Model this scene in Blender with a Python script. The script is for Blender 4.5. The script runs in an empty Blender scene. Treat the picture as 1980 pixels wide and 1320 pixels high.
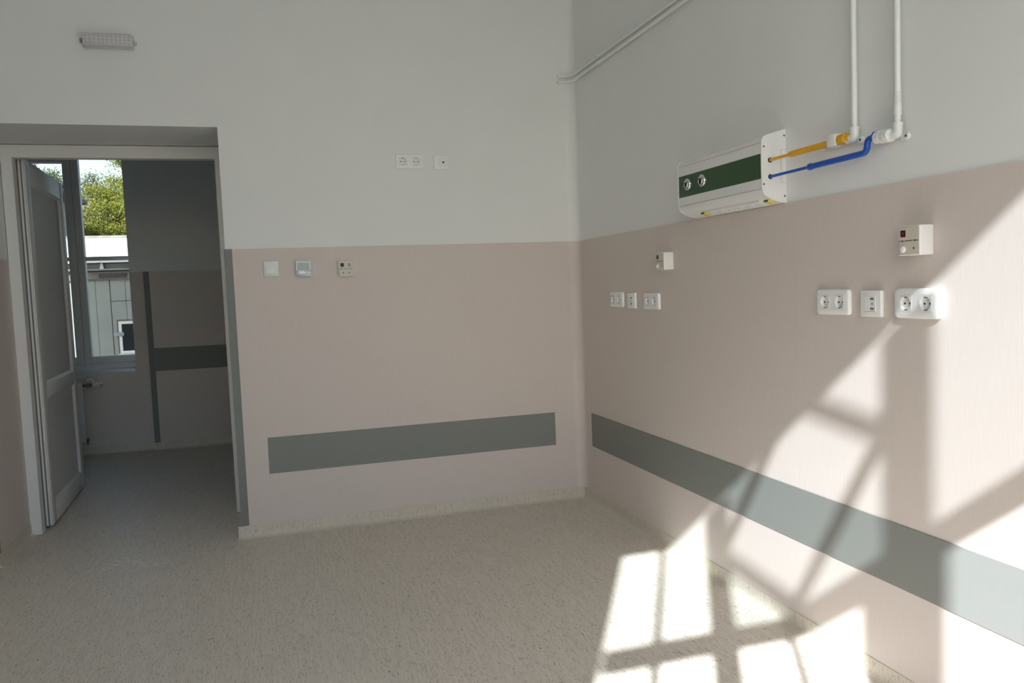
import bpy, bmesh, math, random
from mathutils import Vector, Matrix

random.seed(7)
S = bpy.context.scene
COL = S.collection

# ------------------------------------------------------------------ camera
F_PX = 1533.96
YAW, PITCH, ROLL = 0.2928, -0.0685, -0.0400
cd = bpy.data.cameras.new('camera')
cd.sensor_width = 36.0
cd.lens = F_PX * 36.0 / 1980.0
cd.clip_start = 0.05
cd.clip_end = 500
cam = bpy.data.objects.new('camera', cd)
COL.objects.link(cam)
fw = Vector((math.sin(YAW) * math.cos(PITCH), math.cos(YAW) * math.cos(PITCH), math.sin(PITCH)))
rt = Vector((math.cos(YAW), -math.sin(YAW), 0))
up = rt.cross(fw)
r2 = rt * math.cos(ROLL) + up * math.sin(ROLL)
u2 = up * math.cos(ROLL) - rt * math.sin(ROLL)
M = Matrix((r2, u2, -fw)).transposed().to_4x4()
M.translation = Vector((-1.7186, -4.3084, 1.2511))
cam.matrix_world = M
S.camera = cam

# ------------------------------------------------------------------ sky, sun, exposure
KX, KZ = 0.555, 0.785            # sun travels (KX, 1, -KZ): +y is into the picture, +x to the right wall
SUN_DIR = Vector((KX, 1.0, -KZ)).normalized()
SUN_STRENGTH = 16.5
SKY_STRENGTH = 0.51
S.view_settings.view_transform = 'Standard'
S.view_settings.look = 'None'
S.view_settings.exposure = 0.0
S.view_settings.gamma = 1.0
S.view_settings.use_curve_mapping = False

w = bpy.data.worlds.new('sky')
S.world = w
w.use_nodes = True
nt = w.node_tree
for n in list(nt.nodes):
    nt.nodes.remove(n)
out = nt.nodes.new('ShaderNodeOutputWorld')
bg = nt.nodes.new('ShaderNodeBackground')
sky = nt.nodes.new('ShaderNodeTexSky')
sky.sky_type = 'NISHITA'
sky.sun_disc = False
sky.sun_elevation = math.atan2(KZ, math.hypot(KX, 1))
sky.sun_rotation = math.atan2(-KX, -1)
sky.air_density = 1.0
sky.dust_density = 1.0
sky.ozone_density = 1.0
bg.inputs['Strength'].default_value = SKY_STRENGTH
nt.links.new(sky.outputs[0], bg.inputs['Color'])
nt.links.new(bg.outputs[0], out.inputs['Surface'])

sd = bpy.data.lights.new('sun', 'SUN')
sd.energy = SUN_STRENGTH
sd.angle = math.radians(0.62)
sd.color = (0.955, 1.0, 1.065)
sun = bpy.data.objects.new('sun', sd)
COL.objects.link(sun)
sun.rotation_euler = SUN_DIR.to_track_quat('-Z', 'Y').to_euler()
sun.location = (-8, -14, 14)

S.cycles.max_bounces = 12
S.cycles.diffuse_bounces = 8
S.cycles.transparent_max_bounces = 16
S.cycles.sample_clamp_indirect = 6.0
S.cycles.use_denoising = True


# ------------------------------------------------------------------ materials
def new_mat(name):
    m = bpy.data.materials.new(name)
    m.use_nodes = True
    t = m.node_tree
    b = t.nodes['Principled BSDF']
    return m, t, b


def N(t, kind, **kw):
    n = t.nodes.new(kind)
    if kind == 'ShaderNodeTexNoise':
        n.inputs['Scale'].default_value = 1.0
    for k, v in kw.items():
        setattr(n, k, v)
    return n


def coords(t, scale, rot=(0, 0, 0)):
    tc = N(t, 'ShaderNodeTexCoord')
    geo = N(t, 'ShaderNodeNewGeometry')
    mp = N(t, 'ShaderNodeMapping')
    mp.inputs['Scale'].default_value = scale
    mp.inputs['Rotation'].default_value = rot
    t.links.new(geo.outputs['Position'], mp.inputs['Vector'])
    return mp


def ramp(t, src, stops):
    r = N(t, 'ShaderNodeValToRGB')
    els = r.color_ramp.elements
    while len(els) < len(stops):
        els.new(0.5)
    for e, (p, c) in zip(els, stops):
        e.position = p
        e.color = (c, c, c, 1) if not hasattr(c, '__len__') else (*c, 1)
    t.links.new(src, r.inputs[0])
    return r


def plain(name, col, rough=0.5, metal=0.0, noise=0.03, scale=40, spec=0.5, coat=0.0):
    """solid colour with a whisper of procedural mottling"""
    m, t, b = new_mat(name)
    mp = coords(t, (scale, scale, scale))
    n = N(t, 'ShaderNodeTexNoise')
    n.inputs['Detail'].default_value = 3
    t.links.new(mp.outputs[0], n.inputs['Vector'])
    lo = tuple(max(0, c * (1 - noise)) for c in col)
    hi = tuple(min(1, c * (1 + noise)) for c in col)
    r = ramp(t, n.outputs['Fac'], [(0.3, lo), (0.7, hi)])
    t.links.new(r.outputs[0], b.inputs['Base Color'])
    b.inputs['Roughness'].default_value = rough
    b.inputs['Metallic'].default_value = metal
    b.inputs['Specular IOR Level'].default_value = spec
    b.inputs['Coat Weight'].default_value = coat
    return m


def paint_mat(name, col, rough=0.85):
    m, t, b = new_mat(name)
    mp = coords(t, (3, 3, 3))
    n = N(t, 'ShaderNodeTexNoise')
    n.inputs['Detail'].default_value = 6
    t.links.new(mp.outputs[0], n.inputs['Vector'])
    r = ramp(t, n.outputs['Fac'], [(0.3, tuple(c * .985 for c in col)), (0.7, tuple(min(1, c * 1.01) for c in col))])
    t.links.new(r.outputs[0], b.inputs['Base Color'])
    b.inputs['Roughness'].default_value = rough
    b.inputs['Specular IOR Level'].default_value = 0.25
    mp2 = coords(t, (260, 260, 260))
    n2 = N(t, 'ShaderNodeTexNoise')
    n2.inputs['Detail'].default_value = 2
    t.links.new(mp2.outputs[0], n2.inputs['Vector'])
    bp = N(t, 'ShaderNodeBump')
    bp.inputs['Strength'].default_value = 0.05
    bp.inputs['Distance'].default_value = 0.002
    t.links.new(n2.outputs['Fac'], bp.inputs['Height'])
    t.links.new(bp.outputs[0], b.inputs['Normal'])
    return m


def wainscot_mat():
    m, t, b = new_mat('wainscot vinyl')
    mp = coords(t, (240, 240, 14))
    n = N(t, 'ShaderNodeTexNoise')
    n.inputs['Detail'].default_value = 3
    t.links.new(mp.outputs[0], n.inputs['Vector'])
    r = ramp(t, n.outputs['Fac'], [(0.25, (0.642, 0.573, 0.528)), (0.75, (0.673, 0.605, 0.560))])
    t.links.new(r.outputs[0], b.inputs['Base Color'])
    b.inputs['Roughness'].default_value = 0.5
    b.inputs['Specular IOR Level'].default_value = 0.25
    return m


def fleck_mat(name, sc_fine, base=(0.665, 0.61, 0.525), rough=0.46):
    """speckled sheet vinyl: short dark streaks running one way"""
    m, t, b = new_mat(name)
    mp = coords(t, sc_fine)
    n = N(t, 'ShaderNodeTexNoise')
    n.inputs['Detail'].default_value = 1.5
    t.links.new(mp.outputs[0], n.inputs['Vector'])
    dark0 = ramp(t, n.outputs['Fac'], [(0.62, 0.0), (0.69, 0.5)])
    mpb = coords(t, tuple(q * k for q, k in zip(sc_fine, (1.25, 2.1 if sc_fine[1] < 100 else 1.25, 2.1))))
    mpb.inputs['Location'].default_value = (3.7, 8.1, 2.3)
    nb = N(t, 'ShaderNodeTexNoise')
    nb.inputs['Detail'].default_value = 1.0
    t.links.new(mpb.outputs[0], nb.inputs['Vector'])
    dark1 = ramp(t, nb.outputs['Fac'], [(0.665, 0.0), (0.70, 1.0)])
    dark = N(t, 'ShaderNodeMath', operation='MAXIMUM')
    t.links.new(dark0.outputs[0], dark.inputs[0])
    t.links.new(dark1.outputs[0], dark.inputs[1])
    lite = ramp(t, n.outputs['Fac'], [(0.36, 1.0), (0.42, 0.0)])
    mp3 = coords(t, tuple(s * .28 for s in sc_fine))
    n3 = N(t, 'ShaderNodeTexNoise')
    n3.inputs['Detail'].default_value = 3
    t.links.new(mp3.outputs[0], n3.inputs['Vector'])
    body = ramp(t, n3.outputs['Fac'], [(0.3, tuple(c * .93 for c in base)), (0.7, tuple(c * 1.06 for c in base))])
    mx1 = N(t, 'ShaderNodeMix', data_type='RGBA')
    mx1.inputs[7].default_value = (0.72, 0.68, 0.60, 1)
    k1 = N(t, 'ShaderNodeMath', operation='MULTIPLY')
    k1.inputs[1].default_value = 0.3
    t.links.new(lite.outputs[0], k1.inputs[0])
    t.links.new(k1.outputs[0], mx1.inputs[0])
    t.links.new(body.outputs[0], mx1.inputs[6])
    mx2 = N(t, 'ShaderNodeMix', data_type='RGBA')
    mx2.inputs[7].default_value = (0.10, 0.075, 0.06, 1)
    k2 = N(t, 'ShaderNodeMath', operation='MULTIPLY')
    k2.inputs[1].default_value = 0.75
    t.links.new(dark.outputs[0], k2.inputs[0])
    t.links.new(k2.outputs[0], mx2.inputs[0])
    t.links.new(mx1.outputs[2], mx2.inputs[6])
    t.links.new(mx2.outputs[2], b.inputs['Base Color'])
    # uneven polish / dust
    mp4 = coords(t, (2.2, 2.2, 2.2))
    n4 = N(t, 'ShaderNodeTexNoise')
    n4.inputs['Detail'].default_value = 5
    t.links.new(mp4.outputs[0], n4.inputs['Vector'])
    rr = ramp(t, n4.outputs['Fac'], [(0.3, rough - 0.05), (0.7, rough + 0.12)])
    t.links.new(rr.outputs[0], b.inputs['Roughness'])
    b.inputs['Specular IOR Level'].default_value = 0.3
    return m


def glass_mat(name, tint, gloss=0.06):
    m = bpy.data.materials.new(name)
    m.use_nodes = True
    t = m.node_tree
    for n in list(t.nodes):
        t.nodes.remove(n)
    o = N(t, 'ShaderNodeOutputMaterial')
    tr = N(t, 'ShaderNodeBsdfTransparent')
    gl = N(t, 'ShaderNodeBsdfGlossy')
    gl.inputs['Roughness'].default_value = 0.02
    mp = coords(t, (1.3, 1.3, 1.3))
    n = N(t, 'ShaderNodeTexNoise')
    t.links.new(mp.outputs[0], n.inputs['Vector'])
    r = ramp(t, n.outputs['Fac'], [(0.35, tuple(c * .96 for c in tint)), (0.65, tint)])
    t.links.new(r.outputs[0], tr.inputs['Color'])
    mx = N(t, 'ShaderNodeMixShader')
    mx.inputs[0].default_value = gloss
    t.links.new(tr.outputs[0], mx.inputs[1])
    t.links.new(gl.outputs[0], mx.inputs[2])
    t.links.new(mx.outputs[0], o.inputs['Surface'])
    return m


def leaf_mat(name, stops):
    m, t, b = new_mat(name)
    g = N(t, 'ShaderNodeNewGeometry')
    r = ramp(t, g.outputs['Random Per Island'], stops)
    t.links.new(r.outputs[0], b.inputs['Base Color'])
    b.inputs['Roughness'].default_value = 0.55
    tl = N(t, 'ShaderNodeBsdfTranslucent')
    t.links.new(r.outputs[0], tl.inputs['Color'])
    mx = N(t, 'ShaderNodeMixShader')
    mx.inputs[0].default_value = 0.35
    o = t.nodes['Material Output']
    t.links.new(b.outputs[0], mx.inputs[1])
    t.links.new(tl.outputs[0], mx.inputs[2])
    t.links.new(mx.outputs[0], o.inputs['Surface'])
    return m


PAINT = paint_mat('white wall paint', (0.79, 0.805, 0.795))
CEIL = paint_mat('white ceiling paint', (0.85, 0.86, 0.86))
WAIN = wainscot_mat()
FLOOR = fleck_mat('speckled floor vinyl', (310, 19, 60))
BASEV = fleck_mat('speckled skirting vinyl', (430, 430, 30), base=(0.635, 0.585, 0.49), rough=0.42)
GREY = plain('grey bumper vinyl', (0.238, 0.247, 0.230), 0.6, noise=0.012, scale=60, spec=0.25)
GUARD = plain('grey corner guard', (0.220, 0.228, 0.217), 0.55, noise=0.03, scale=60, spec=0.25)
PVC = plain('white door plastic', (0.78, 0.78, 0.765), 0.45, noise=0.01, spec=0.3)
PANEL = plain('pale door panel', (0.70, 0.70, 0.68), 0.55, noise=0.015, spec=0.2)
GASKET = plain('grey rubber gasket', (0.20, 0.20, 0.20), 0.6)
PLATE = plain('white switch plastic', (0.84, 0.85, 0.84), 0.3, noise=0.01)
INSERT = plain('white insert plastic', (0.80, 0.81, 0.80), 0.32, noise=0.01)
CREAM = plain('cream plastic face', (0.62, 0.585, 0.50), 0.4, noise=0.02)
BOXW = plain('white box plastic', (0.80, 0.80, 0.77), 0.4, noise=0.01)
DARK = plain('dark hole', (0.012, 0.012, 0.012), 0.6)
INK = plain('dark ink', (0.03, 0.028, 0.03), 0.6)
REDL = plain('dark red lamp lens', (0.05, 0.009, 0.012), 0.5, spec=0.2)
REDI = plain('red icon', (0.22, 0.06, 0.06), 0.4)
BLACKL = plain('black lamp lens', (0.012, 0.010, 0.010), 0.6, spec=0.15)
GREYL = plain('grey lamp lens', (0.42, 0.40, 0.36), 0.35)
SCREWM = plain('dull dark steel', (0.14, 0.14, 0.14), 0.45, 0.3)
METAL = plain('brushed steel', (0.55, 0.55, 0.55), 0.3, 1.0)
CHROME = plain('chrome', (0.72, 0.72, 0.73), 0.2, 1.0)
TRUNK = plain('white powder coat', (0.76, 0.77, 0.755), 0.4, noise=0.01)
GREEN = plain('dark green panel', (0.012, 0.068, 0.014), 0.38, noise=0.04)
YEL = plain('yellow enamel pipe', (0.70, 0.37, 0.012), 0.35, noise=0.06, scale=90)
BLUE = plain('blue enamel pipe', (0.012, 0.085, 0.42), 0.3, noise=0.06, scale=90)
YCLIP = plain('yellow clip', (0.72, 0.58, 0.12), 0.4)
PIPEW = plain('white painted pipe', (0.80, 0.83, 0.81), 0.3, noise=0.02)
FIT = plain('white fitting', (0.76, 0.78, 0.76), 0.35, noise=0.05, scale=120)
TAPE = plain('crinkled sealing tape', (0.74, 0.74, 0.71), 0.45, noise=0.12, scale=160)
LCDB = plain('pale blue plastic', (0.62, 0.70, 0.74), 0.22, noise=0.01)
LCD = plain('lcd glass', (0.22, 0.30, 0.30), 0.12, noise=0.05)
LCDG = plain('green lcd edge', (0.16, 0.36, 0.20), 0.2)
SILV = plain('silver flap', (0.50, 0.54, 0.58), 0.25, 0.3)
DIFF = plain('frosted lamp lens', (0.62, 0.62, 0.64), 0.25, noise=0.03)
LEDM = plain('led reflector', (0.47, 0.47, 0.49), 0.3)
FRAMEW = plain('white window plastic', (0.74, 0.73, 0.69), 0.6, noise=0.01, spec=0.2)
SILLM = plain('pale window sill', (0.62, 0.66, 0.69), 0.25, noise=0.02)
GRILLE = plain('painted iron grille', (0.30, 0.30, 0.29), 0.5)
RAD = plain('radiator enamel', (0.74, 0.74, 0.71), 0.35)
BRASS = plain('worn valve brass', (0.30, 0.24, 0.17), 0.35, 0.8)
MIDGL = glass_mat('slightly dusty glass', (0.69, 0.71, 0.71))  # lighter pane tint, also set by the brightness of its sun patch
DOUBLE = glass_mat('double glazing', (0.80, 0.80, 0.77), 0.04)
CLEAR = glass_mat('clear glass', (0.93, 0.95, 0.94))
TINTED = glass_mat('dusty glass', (0.66, 0.68, 0.68))  # pane tint chosen to dim the sun patch it lets through
FACADE = plain('pale metal cladding', (0.30, 0.325, 0.305), 0.5, noise=0.06, scale=3)
SEAMM = plain('cladding joint', (0.10, 0.10, 0.09), 0.8, noise=0.3, scale=30)
RUST = plain('rusty stain', (0.16, 0.14, 0.11), 0.9, noise=0.5, scale=40)
ROOFM = plain('white sheet roofing', (0.78, 0.78, 0.77), 0.5, noise=0.02, scale=2)
FASCIA = plain('weathered fascia', (0.20, 0.19, 0.175), 0.7, noise=0.2, scale=8)
PURP = plain('faded purple lettering strip', (0.055, 0.05, 0.07), 0.6, noise=0.6, scale=25)
GUTTER = plain('grey gutter', (0.17, 0.19, 0.20), 0.5)
WGLASS = plain('dark window glass', (0.02, 0.022, 0.025), 0.08)
BARK = plain('tree bark', (0.08, 0.06, 0.045), 0.9, noise=0.3, scale=12)
TILE = plain('red brown roof', (0.16, 0.07, 0.055), 0.7, noise=0.2, scale=10)
ASPH = plain('courtyard ground', (0.22, 0.215, 0.20), 0.9, noise=0.15, scale=3)
PLASTER = plain('outer plaster', (0.45, 0.43, 0.40), 0.9, noise=0.05, scale=4)
LEAF1 = leaf_mat('yellow green leaves', [(0.0, (0.09, 0.13, 0.018)), (0.45, (0.21, 0.25, 0.03)), (0.85, (0.34, 0.31, 0.04)), (1.0, (0.30, 0.18, 0.05))])
LEAF2 = leaf_mat('grey green leaves', [(0.0, (0.07, 0.10, 0.045)), (0.6, (0.13, 0.16, 0.065)), (1.0, (0.24, 0.19, 0.08))])
STAINM = plain('pale scuff', (0.86, 0.85, 0.82), 0.7, noise=0.05)


# ------------------------------------------------------------------ mesh helpers
def bx(bm, x0, x1, y0, y1, z0, z1, bev=0.0, seg=2):
    b2 = bmesh.new()
    bmesh.ops.create_cube(b2, size=1.0)
    for v in b2.verts:
        v.co = Vector(((x0 + x1) / 2 + v.co.x * (x1 - x0), (y0 + y1) / 2 + v.co.y * (y1 - y0), (z0 + z1) / 2 + v.co.z * (z1 - z0)))
    if bev:
        bmesh.ops.bevel(b2, geom=b2.edges[:], offset=bev, segments=seg, affect='EDGES', profile=0.5)
    join(bm, b2)


def join(bm, b2):
    me = bpy.data.meshes.new('tmp')
    b2.to_mesh(me)
    b2.free()
    bm.from_mesh(me)
    bpy.data.meshes.remove(me)


def prism(bm, pts, axis, a0, a1):
    """extrude a closed 2-D outline along an axis. axis 'x': pts are (y,z); 'y': (x,z); 'z': (x,y)"""
    def P(p, a):
        if axis == 'x':
            return Vector((a, p[0], p[1]))
        if axis == 'y':
            return Vector((p[0], a, p[1]))
        return Vector((p[0], p[1], a))
    A = [bm.verts.new(P(p, a0)) for p in pts]
    B = [bm.verts.new(P(p, a1)) for p in pts]
    n = len(pts)
    fs = [bm.faces.new(A), bm.faces.new(B[::-1])]
    for i in range(n):
        fs.append(bm.faces.new((A[i], B[i], B[(i + 1) % n], A[(i + 1) % n])))
    return fs


def tube(bm, path, rad, seg=14, cap=True):
    path = [Vector(p) for p in path]
    if not hasattr(rad, '__len__'):
        rad = [rad] * len(path)
    rings = []
    ref = None
    for i, p in enumerate(path):
        if i == 0:
            d = path[1] - path[0]
        elif i == len(path) - 1:
            d = path[-1] - path[-2]
        else:
            d = (path[i + 1] - p).normalized() + (p - path[i - 1]).normalized()
        d.normalize()
        if ref is None:
            ref = Vector((0, 0, 1)) if abs(d.z) < 0.9 else Vector((1, 0, 0))
        a = (ref - d * ref.dot(d)).normalized()
        ref = a
        b = d.cross(a)
        rings.append([bm.verts.new(p + (a * math.cos(2 * math.pi * k / seg) + b * math.sin(2 * math.pi * k / seg)) * rad[i]) for k in range(seg)])
    for i in range(len(rings) - 1):
        for k in range(seg):
            bm.faces.new((rings[i][k], rings[i][(k + 1) % seg], rings[i + 1][(k + 1) % seg], rings[i + 1][k]))
    if cap:
        bm.faces.new(rings[0][::-1])
        bm.faces.new(rings[-1])


def bend(pts, r=0.02, n=6):
    """round the corners of a polyline"""
    pts = [Vector(p) for p in pts]
    o = [pts[0]]
    for i in range(1, len(pts) - 1):
        a, p, b = pts[i - 1], pts[i], pts[i + 1]
        da, db = (a - p), (b - p)
        ra = min(r, da.length * .45, db.length * .45)
        s, e = p + da.normalized() * ra, p + db.normalized() * ra
        for k in range(n + 1):
            t = k / n
            o.append(s * (1 - t) ** 2 + p * 2 * t * (1 - t) + e * t * t)
    o.append(pts[-1])
    return o


def disc(bm, c, axis, prof, seg=24):
    """lathe: prof is a list of (radius, offset along axis) from c"""
    ax = Vector(axis).normalized()
    ref = Vector((0, 0, 1)) if abs(ax.z) < .9 else Vector((1, 0, 0))
    a = (ref - ax * ref.dot(ax)).normalized()
    b = ax.cross(a)
    c = Vector(c)
    rings = []
    for r, h in prof:
        if r < 1e-6:
            rings.append([bm.verts.new(c + ax * h)])
        else:
            rings.append([bm.verts.new(c + ax * h + (a * math.cos(2 * math.pi * k / seg) + b * math.sin(2 * math.pi * k / seg)) * r) for k in range(seg)])
    for i in range(len(rings) - 1):
        A, B = rings[i], rings[i + 1]
        for k in range(seg):
            k2 = (k + 1) % seg
            if len(A) == 1 and len(B) == 1:
                continue
            if len(A) == 1:
                bm.faces.new((A[0], B[k2], B[k]))
            elif len(B) == 1:
                bm.faces.new((A[k], A[k2], B[0]))
            else:
                bm.faces.new((A[k], A[k2], B[k2], B[k]))


def obj(name, bm, mat, parent=None, smooth=False):
    bmesh.ops.recalc_face_normals(bm, faces=bm.faces[:])
    me = bpy.data.meshes.new(name)
    bm.to_mesh(me)
    bm.free()
    me.materials.append(mat)
    if smooth:
        for p in me.polygons:
            p.use_smooth = True
        me.set_sharp_from_angle(angle=math.radians(40))
    o = bpy.data.objects.new(name, me)
    COL.objects.link(o)
    if parent:
        o.parent = parent
    return o


def box(name, mat, x0, x1, y0, y1, z0, z1, parent=None, bev=0.0, seg=2):
    bm = bmesh.new()
    bx(bm, x0, x1, y0, y1, z0, z1, bev, seg)
    return obj(name, bm, mat, parent, smooth=bev > 0)


def struct(o):
    o['kind'] = 'structure'
    return o


def tag(o, label, cat, group=None):
    o['label'] = label
    o['category'] = cat
    if group:
        o['group'] = group
    return o


def empty(name, loc=(0, 0, 0), rz=0.0):
    o = bpy.data.objects.new(name, None)
    o.empty_display_size = 0.05
    o.location = loc
    o.rotation_euler = (0, 0, rz)
    COL.objects.link(o)
    return o


# ------------------------------------------------------------------ setting: room shell
W = 1.5                       # wainscot height
BT = 0.066                    # coved skirting height
XL, XR = -3.045, -1.925       # door niche reveals
NT = 2.113                    # niche head
YD = 0.60                     # far face of the thick back wall
YC, YP = 2.96, 2.90           # corridor far wall / its protruding part
LW = -5.6                     # left wall
YF = -5.0                     # window wall behind the camera
HC = 3.7                      # ceiling
CX0, CX1 = -6.0, 0.6          # corridor extent
HCC = 3.35
RC = 0.055                    # coved vertical corner


def quad_wall(name, mat, rects, y0, y1, axis='y'):
    bm = bmesh.new()
    for a0, a1, z0, z1 in rects:
        if axis == 'y':
            bx(bm, a0, a1, y0, y1, z0, z1)
        else:
            bx(bm, y0, y1, a0, a1, z0, z1)
    return struct(obj(name, bm, mat))


floor = struct(box('floor', FLOOR, LW - .3, 0.3, YF - .3, YD, -0.06, 0.0))
fc = box('floor_sheet', FLOOR, CX0, -2.6105, YD + .001, YC + .3, -0.06, -0.0005, floor)
fc2 = box('floor_sheet', FLOOR, -2.6095, CX1, YD + .001, YC + .3, -0.06, -0.0005, floor)
sub = box('subfloor', GREYL, CX0, CX1, YD, YC + .3, -0.08, -0.004, floor)

# back wall with the deep door niche
wall_back = quad_wall('wall_back', PAINT, [(LW, XL, 0, HC), (XR, 0.3, 0, HC), (XL, XR, NT, HC)], 0.0, YD)
wall_right = quad_wall('wall_right', PAINT, [(YF - .3, 0.0, 0, HC)], 0.0, 0.3, 'x')
wall_left = quad_wall('wall_left', PAINT, [(YF - .3, YD, 0, HC)], LW - .3, LW, 'x')
ceiling = struct(box('ceiling', CEIL, LW - .3, 0.3, YF - .3, YD, HC, HC + .3))

# window wall behind the camera (opening x -2.70..-0.15, z 0.85..3.42)
WX0, WX1, WZ0, WZ1 = -2.70, -0.38, 0.62, 3.42
wall_front = quad_wall('wall_front', PAINT, [(LW, WX0, 0, HC), (WX1, 0.0, 0, HC), (WX0, WX1, 0, WZ0), (WX0, WX1, WZ1, HC)], YF - .3, YF)


def fillet(name, mat, z0, z1, off, parent):
    """concave quarter round in the corner between back and right wall"""
    bm = bmesh.new()
    pts = [(0.0 - off + 0.002, 0.0 - off + 0.002)]
    for k in range(11):
        a = math.pi / 2 * k / 10
        pts.append((-off - RC + RC * math.sin(a), -off - RC + RC * math.cos(a)))
    prism(bm, pts, 'z', z0, z1)
    return obj(name, bm, mat, parent, smooth=True)


fillet('corner_cove', PAINT, W, HC, 0.0, wall_right)

# wainscot sheets (4 mm vinyl on the wall)
T = 0.004
box('wainscot_sheet', WAIN, XR + .002, -RC - T, -T, 0.001, BT - .004, W, wall_back)
fillet('wainscot_corner', WAIN, BT - .004, W, T, wall_right)
sheets = [(-RC - T, -1.9897), (-1.9903, -3.9797), (-3.9803, YF + .002)]
for a, b in sheets:
    box('wainscot_sheet', WAIN, -T, 0.001, b, a, BT - .004, W, wall_right)
box('wainscot_sheet', WAIN, LW + .002, XL - .002, -T, 0.001, BT - .004, W, wall_back, 0.0012, 1)
# reveals of the niche
box('wainscot_sheet', WAIN, XL - .001, XL + T, 0.001, 0.535, BT - .004, W, wall_back)
box('wainscot_sheet', WAIN, XR - T, XR + .001, 0.001, 0.535, BT - .004, W, wall_back)
box('wainscot_sheet', WAIN, LW - .001, LW + T, YF + .002, -T - .001, BT - .004, W, wall_left)
for a, b in ((LW + .002, -.006),):
    box('wainscot_sheet', WAIN, a, b, YF - .001, YF + T, BT - .004, WZ0 - .06, wall_front)


def skirting(name, p0, p1, outward, mat=BASEV, height=BT):
    """coved skirting from p0 to p1 (xy); outward: unit vector into the room"""
    p0, p1, n = Vector((*p0, 0)), Vector((*p1, 0)), Vector((*outward, 0))
    prof = [(0.0, 0.0), (0.0, height), (0.0065, height - .001), (0.0075, height - .006), (0.0078, 0.034), (0.0095, 0.020), (0.014, 0.010), (0.021, 0.0045), (0.031, 0.0015), (0.034, 0.0)]
    bm = bmesh.new()
    A = [bm.verts.new(p0 + n * o + Vector((0, 0, z))) for o, z in prof]
    B = [bm.verts.new(p1 + n * o + Vector((0, 0, z))) for o, z in prof]
    bm.faces.new(A)
    bm.faces.new(B[::-1])
    for i in range(len(prof)):
        j = (i + 1) % len(prof)
        bm.faces.new((A[i], B[i], B[j], A[j]))
    return struct(obj(name, bm, mat, smooth=True))


skirting('baseboard_back', (XR - .022, 0), (-.004, 0), (0, -1))
skirting('baseboard_right', (0, -.004), (0, YF), (-1, 0))
skirting('baseboard_niche', (XL, 0.0), (XL, 0.535), (1, 0))
skirting('baseboard_niche', (XR, 0.0), (XR, 0.535), (-1, 0))
skirting('baseboard_left', (LW, YF), (LW, 0), (1, 0))
skirting('baseboard_back', (LW, 0), (XL, 0), (0, -1))
skirting('baseboard_front', (LW, YF), (0, YF), (0, 1))

# ---------------- corridor behind the door
OX0, OX1, OZ0, OZ1 = -3.65, -2.83, 0.70, 2.95
wall_cf = quad_wall('wall_corridor_far', PAINT, [(CX0, OX0, 0, HCC), (OX1, CX1, 0, HCC), (OX0, OX1, 0, OZ0 - .04), (OX0, OX1, OZ1, HCC)], YC, YC + .14)
# outer leaf of that wall, with a wider opening that takes the window frame
bm = bmesh.new()
for a0, a1, z0, z1 in [(CX0, -3.86, -0.9, HCC), (-2.61, CX1, -0.9, HCC), (-3.86, -2.61, -0.9, OZ0 - .07), (-3.86, -2.61, OZ1 + .1, HCC)]:
    bx(bm, a0, a1, YC + .14, YC + .42, z0, z1)
obj('outer_leaf', bm, PLASTER, wall_cf)
wall_cb = quad_wall('wall_corridor_breast', PAINT, [(-2.71, CX1, 0, HCC)], YP, YC)
box('wainscot_sheet', WAIN, CX0, OX0, YC - T, YC + .001, BT - .004, W, wall_cf)
box('wainscot_sheet', WAIN, OX0, OX1, YC - T, YC + .001, BT - .004, OZ0 - .045, wall_cf)
box('wainscot_sheet', WAIN, OX1, -2.711, YC - T, YC + .001, BT - .004, W, wall_cf)
box('wainscot_sheet', WAIN, -2.672, CX1, YP - T, YP + .001, BT - .004, W, wall_cb)
wall_cl = quad_wall('wall_corridor_left', PAINT, [(YD, YC + .4, 0, HCC)], CX0 - .2, CX0, 'x')
wall_cr = quad_wall('wall_corridor_right', PAINT, [(YD, YC + .4, 0, HCC)], CX1, CX1 + .2, 'x')
wall_cn = quad_wall('wall_corridor_near', PAINT, [(CX0, LW, 0, HCC), (.3, CX1, 0, HCC)], YD - .25, YD)
struct(box('ceiling_corridor', CEIL, CX0 - .2, CX1 + .2, YD, YC + .42, HCC, HCC + .35))
skirting('baseboard_corridor', (CX0, YC), (-2.71, YC), (0, -1))
skirting('baseboard_corridor', (-2.7185, YP), (CX1, YP), (0, -1))
# unseen block added above the rooms to shade the yard behind
struct(box('wall_shade_block', PLASTER, -9.0, 6.0, YF - .3, YC + .42, HC + .3, HC + 4.3))
struct(box('ground', ASPH, -60, 60, -60, 70, -1.0, -0.9))

# ------------------------------------------------------------------ window_2: the tall window behind the camera
win2 = struct(empty('window_2', (0, 0, 0)))
FY0, FY1 = YF - .20, YF - .165
GY0, GY1 = YF - .262, YF - .25


def by_sun(u0, u1, v0, v1, y0, y1):
    """box whose sun shadow covers u (x - KX*y) and v (z + KZ*y)"""
    return (u0 + KX * y1, u1 + KX * y0, y0, y1, v0 - KZ * y0, v1 - KZ * y1)


def frame_bar(name, u0, u1, v0, v1, mat=FRAMEW, y0=FY0, y1=FY1, par=win2):
    a = by_sun(u0, u1, v0, v1, y0, y1)
    return box(name, mat, *a, par, 0.003, 1)


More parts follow.
